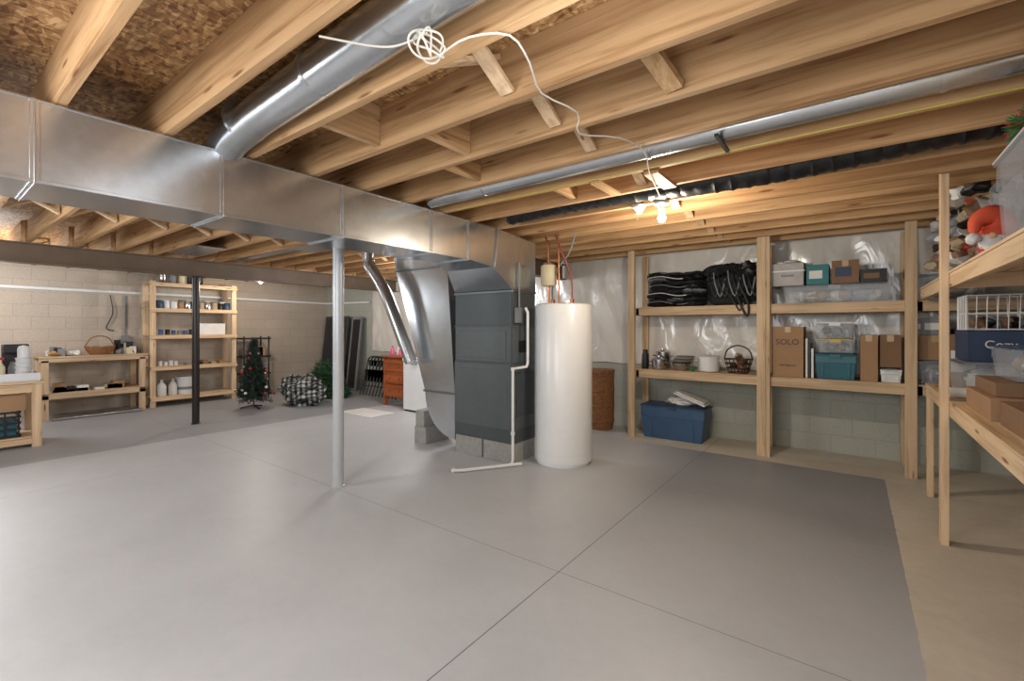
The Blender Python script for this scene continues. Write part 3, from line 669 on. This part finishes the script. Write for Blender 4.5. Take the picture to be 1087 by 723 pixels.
def cans(name,X0,Y0,Y1,z,n,rmin,rmax,mats):
    b=B(name)
    for i in range(n):
        r=random.uniform(rmin,rmax); h=r*2.6; y=Y0+(Y1-Y0)*(i+.5)/n; x=X0+random.uniform(-.02,.02)
        b.lathe((x,y,z),[(0,0),(r,0),(r+.002,.004),(r,.008),(r,h-.01),(r+.003,h-.005),(r+.003,h),(r-.01,h),(r-.012,h-.006),(0,h-.006)],random.choice(mats),16)
    b.done()
cans('paint_cans',-9.55,2.56,3.72,1.687,11,.045,.053,[STAINL,WHITEP,BLUED,CARD,BLACK,TAN,STAINL])
cans('paint_cans',-9.74,2.56,3.72,1.687,9,.055,.065,[STAINL,WHITEP,BLACK,CREAM,BUNG])
cans('paint_cans',-9.6,2.6,3.3,2.127,5,.05,.06,[STAINL,WHITEP,BLACK,CREAM,BUNG])
carton(-9.75,-9.5,3.2,3.62,1.227,1.43,PAPER,'white_box',None,False)
cans('spray_cans',-9.6,2.6,2.9,.687,4,.025,.035,[WHITEP,BUNG,STAINL])
cans('spray_cans',-9.6,2.6,3.15,1.227,6,.025,.04,[WHITEP,BLACK,BUNG,BLUEC])
b=B('hand_tools')
for i in range(5): b.box(-9.68,-9.5,3.0+.13*i,3.08+.13*i,.687,.72+.02*(i%3),[BUNG,BLACK,CARDD,TAN,GLASSG][i])
b.done()
b=B('paint_bucket'); b.lathe((-9.62,3.02,.167),[(0,0),(.12,0),(.14,.28),(.147,.285),(.147,.31),(0,.315)],WHITEP,24); b.lathe((-9.62,3.02,.25),[(.126,0),(.133,.1),(.13,.1)],BUNG,24); b.done()
b=B('cleaner_jugs')
for y in (2.66,2.82): b.lathe((-9.6,y,.167),[(0,0),(.06,0),(.065,.02),(.065,.17),(.03,.23),(.02,.25),(.02,.28),(0,.28)],[WHITEP,PAPER][y>2.7],16)
b.done()
b=B('black_utility_shelf')
for y in (3.95,4.42):
    for x in (-9.5,-9.85): b.cyl((x,y,0),(x,y,1.18),.015,BLACK,8)
for z in (.08,.42,.76,1.12): b.box(-9.88,-9.47,3.92,4.45,z,z+.03,BLACK)
for i in range(14):
    y=random.uniform(4.0,4.3); z=[.11,.45,.79][i%3]; b.box(-9.7,-9.55,y,y+.1,z,z+.08+random.random()*.16,random.choice([CARD,BUNG,TAN,PAPER,BLACK]))
b.done()
def tree(name,x,y,h,r,m,n,orn=None):
    b=B(name); b.cyl((x,y,0),(x,y,h*.95),.015,CARDD,8)
    for a in range(3): b.beam((x,y,.05),(x+.2*math.cos(a*2.1),y+.2*math.sin(a*2.1),.012),.02,.02,BLACK)
    for i in range(n):
        t=random.random()**.8; z=.14+(h-.14)*t; R=r*(1-t)+.03; a=random.uniform(0,2*math.pi); L=R*random.uniform(.6,1)
        e=Vector((x+L*math.cos(a),y+L*math.sin(a),z-.05+.04*random.random())); s=Vector((x,y,z+.03)); b.tube([s,e],[.004,.002],m,3)
        for k in range(8):
            q=s.lerp(e,.25+.75*k/7); d=Vector((random.gauss(0,1),random.gauss(0,1),random.gauss(0,1))).normalized(); b.tube([q,q+d*.06],[.009,.002],m,3)
    if orn:
        for i in range(34):
            t=random.random(); z=.2+(h-.3)*t; R=r*(1-t)+.02; a=random.uniform(0,6.28); b.blob((x+R*math.cos(a),y+R*math.sin(a),z),(.024,.024,.024),random.choice(orn),0,1,2)
    b.done()
tree('artificial_christmas_tree',-8.05,3.50,1.14,.30,NEEDLE2,560,[PAPER,RED,STAINL,TAN])
b=B('checked_storage_bag'); b.blob((-7.78,4.22,.22),(.46,.33,.27),CHECK,.16,2.6,5,.81); b.blob((-7.92,4.15,.30),(.26,.24,.2),CHECK,.2,3,4); b.blob((-7.6,4.2,.33),(.2,.2,.14),CHECK,.25,3,4); b.done()
b=B('artificial_garland_pile')
for i in range(3800):
    a=random.uniform(0,6.28); rr=random.random()**.5; p=Vector((-8.35+.6*rr*math.cos(a),4.98+.33*rr*math.sin(a),.03+.66*(1-rr**2)*random.random()))
    d=Vector((random.gauss(0,1),random.gauss(0,1),abs(random.gauss(0,.8)))).normalized(); b.tube([p,p+d*.12],[.009,.001],NEEDLE,3)
b.blob((-8.35,4.98,.17),(.5,.26,.2),NEEDLE,.3,3,3,.83); b.done()
def leaning(name,xa,xb,h,m,fr,y=5.92,lean=.18):
    b=B(name); M=Matrix.Translation((0,y-lean-.03,0))@Matrix.Rotation(-math.atan2(lean,h),4,'X')
    b.box(xa,xb,0,.03,0.006,h,fr,M); b.box(xa+.05,xb-.05,-.004,0,.06,h-.06,m,M); b.done()
DKP=mat('dark_door_panel',(44,44,48),.45); FRP=mat('grey_frame',(70,68,70),.5)
leaning('leaning_dark_board',-9.85,-8.95,1.62,DKP,FRP); leaning('leaning_dark_board',-8.80,-8.45,1.6,BLACK,BUNG)
b=B('folded_metal_chairs')
for i in range(9):
    x=-7.9+.10*i; y=5.45
    b.tube(spline([(x,y,0.015),(x+.04,y+.12,.45),(x+.06,y+.18,.74),(x+.36,y+.18,.74),(x+.34,y+.12,.45),(x+.30,y,.015)],4),.014,BLACK,6); b.tube([(x+.02,y+.05,.2),(x+.32,y+.05,.2)],.011,BLACK,6)
    b.box(x+.04,x+.33,y+.09,y+.115,.28,.52,BLACK); b.box(x+.07,x+.35,y+.16,y+.175,.58,.70,BLACK)
b.done()
b=B('wooden_dresser')
x0,x1,y0,y1=-6.56,-5.98,5.0,5.5
for px in (x0,x1-.05):
    for py in (y0,y1-.05): b.box(px,px+.05,py,py+.05,0,.84,CHERRY)
b.box(x0+.01,x1-.01,y0+.012,y1,.16,.82,CHERRY); b.box(x0-.03,x1+.03,y0-.03,y1+.02,.84,.87,CHERRY)
for i in range(3):
    z=.19+.21*i; b.box(x0+.06,x1-.06,y0-.004,y0+.012,z,z+.185,CHERRY)
    for s in (.18,.42): b.blob((x0+s,y0-.015,z+.09),(.014,.014,.014),BRASS,0,1,2)
b.done(.003)
b=B('pink_spray_bottles')
for i in range(5): b.lathe((-6.50+.11*i,5.15+.05*(i%2),.871),[(0,0),(.035,0),(.035,.09),(.015,.12),(.015,.14),(.02,.14),(.02,.16),(0,.16)],[PINK,PAPER,PINK,TAN,PINK][i],14)
b.done()
b=B('chest_freezer'); b.box(-5.85,-5.3,4.85,5.45,.03,.80,WHITE); b.box(-5.86,-5.29,4.84,5.46,.81,.86,WHITE); b.box(-5.83,-5.32,4.87,5.43,0,.03,BLACK); b.box(-5.65,-5.5,4.83,4.84,.76,.79,BUNG); b.done(.006)
b=B('white_floor_mat'); b.box(-6.55,-5.75,4.15,4.6,0,.012,PAPER); b.done(.003)

# ------------------------------------------------------------------ foreground-left table with supplies
b=B('wooden_crate_table')
x0,x1,y0,y1=-8.0,-7.42,-.1,.93
for px in (x0,x1-.04):
    for py in (y0,y1-.08): b.box(px,px+.04,py,py+.08,0,.72,P_Z)
b.box(x0,x1+.02,y0-.02,y1+.02,.72,.745,P_Y); b.box(x1-.04,x1,y0+.08,y1-.08,.62,.715,P_Y); b.box(x1-.04,x1,y0+.08,y1-.08,.04,.10,P_Y); b.box(x0+.04,x1-.04,y0,y1,.10,.118,P_Y)
b.box(x0+.04,x1-.04,y1-.04,y1,.04,.10,P_X); b.done(.002)
carton(-7.95,-7.48,.1,.81,.42,.61,CARD); 
b=B('milk_crate')
for z in (.125,.2,.27,.34,.39): 
    b.box(-7.92,-7.50,.12,.135,z,z+.022,BLACK); b.box(-7.92,-7.50,.76,.775,z,z+.022,BLACK); b.box(-7.515,-7.5,.12,.775,z,z+.022,BLACK); b.box(-7.92,-7.905,.12,.775,z,z+.022,BLACK)
for i in range(7): b.box(-7.51,-7.498,.12+.105*i,.135+.105*i,.122,.412,BLACK)
b.box(-7.88,-7.53,.15,.74,.13,.3,TEAL); b.done()
b=B('white_plastic_tray'); b.box(-7.96,-7.42,.0,.92,.746,.76,WHITEP); b.box(-7.43,-7.41,.0,.92,.76,.84,WHITEP); b.box(-7.96,-7.42,.91,.92,.76,.84,WHITEP); b.box(-7.9,-7.5,.1,.45,.762,.86,PAPER); b.done(.004)
b=B('stacked_white_cups')
for i in range(4): b.lathe((-7.56,.80,.762+.05*i),[(0,0),(.05,0),(.066,.09),(.072,.095),(.06,.098),(0,.08)],WHITEP,20)
b.lathe((-7.56,.80,1.01),[(.0,0),(.05,.0),(.05,.1),(.038,.13),(.0,.14)],WHITEP,16); b.done()
b=B('coffee_maker'); b.box(-7.93,-7.72,.66,.86,.762,.79,BLACK); b.box(-7.93,-7.85,.66,.86,.79,1.12,BLACK); b.box(-7.93,-7.70,.66,.86,1.06,1.16,BLACK); b.lathe((-7.77,.76,.79),[(0,0),(.05,0),(.062,.04),(.062,.1),(.045,.15),(.045,.17),(0,.17)],BUNG,20); b.done(.008)
b=B('spray_bottle'); b.lathe((-7.55,.62,.762),[(0,0),(.04,0),(.04,.15),(.015,.2),(.015,.23),(0,.23)],CREAM,16); b.box(-7.56,-7.54,.57,.65,.99,1.02,RED); b.done()

# ------------------------------------------------------------------ world & camera
w=bpy.data.worlds.new('World'); S.world=w; w.use_nodes=True; w.node_tree.nodes['Background'].inputs[0].default_value=(.5,.5,.52,1); w.node_tree.nodes['Background'].inputs[1].default_value=.3
cam=bpy.data.cameras.new('camera'); co=bpy.data.objects.new('camera',cam); S.collection.objects.link(co)
co.location=(0,0,H); co.rotation_euler=(math.pi/2,0,math.radians(36.87)); cam.sensor_width=36; cam.lens=482/1087*36; cam.shift_y=-13.5/1087; cam.clip_start=.02
S.camera=co
S.view_settings.view_transform='Standard'; S.view_settings.exposure=0.0
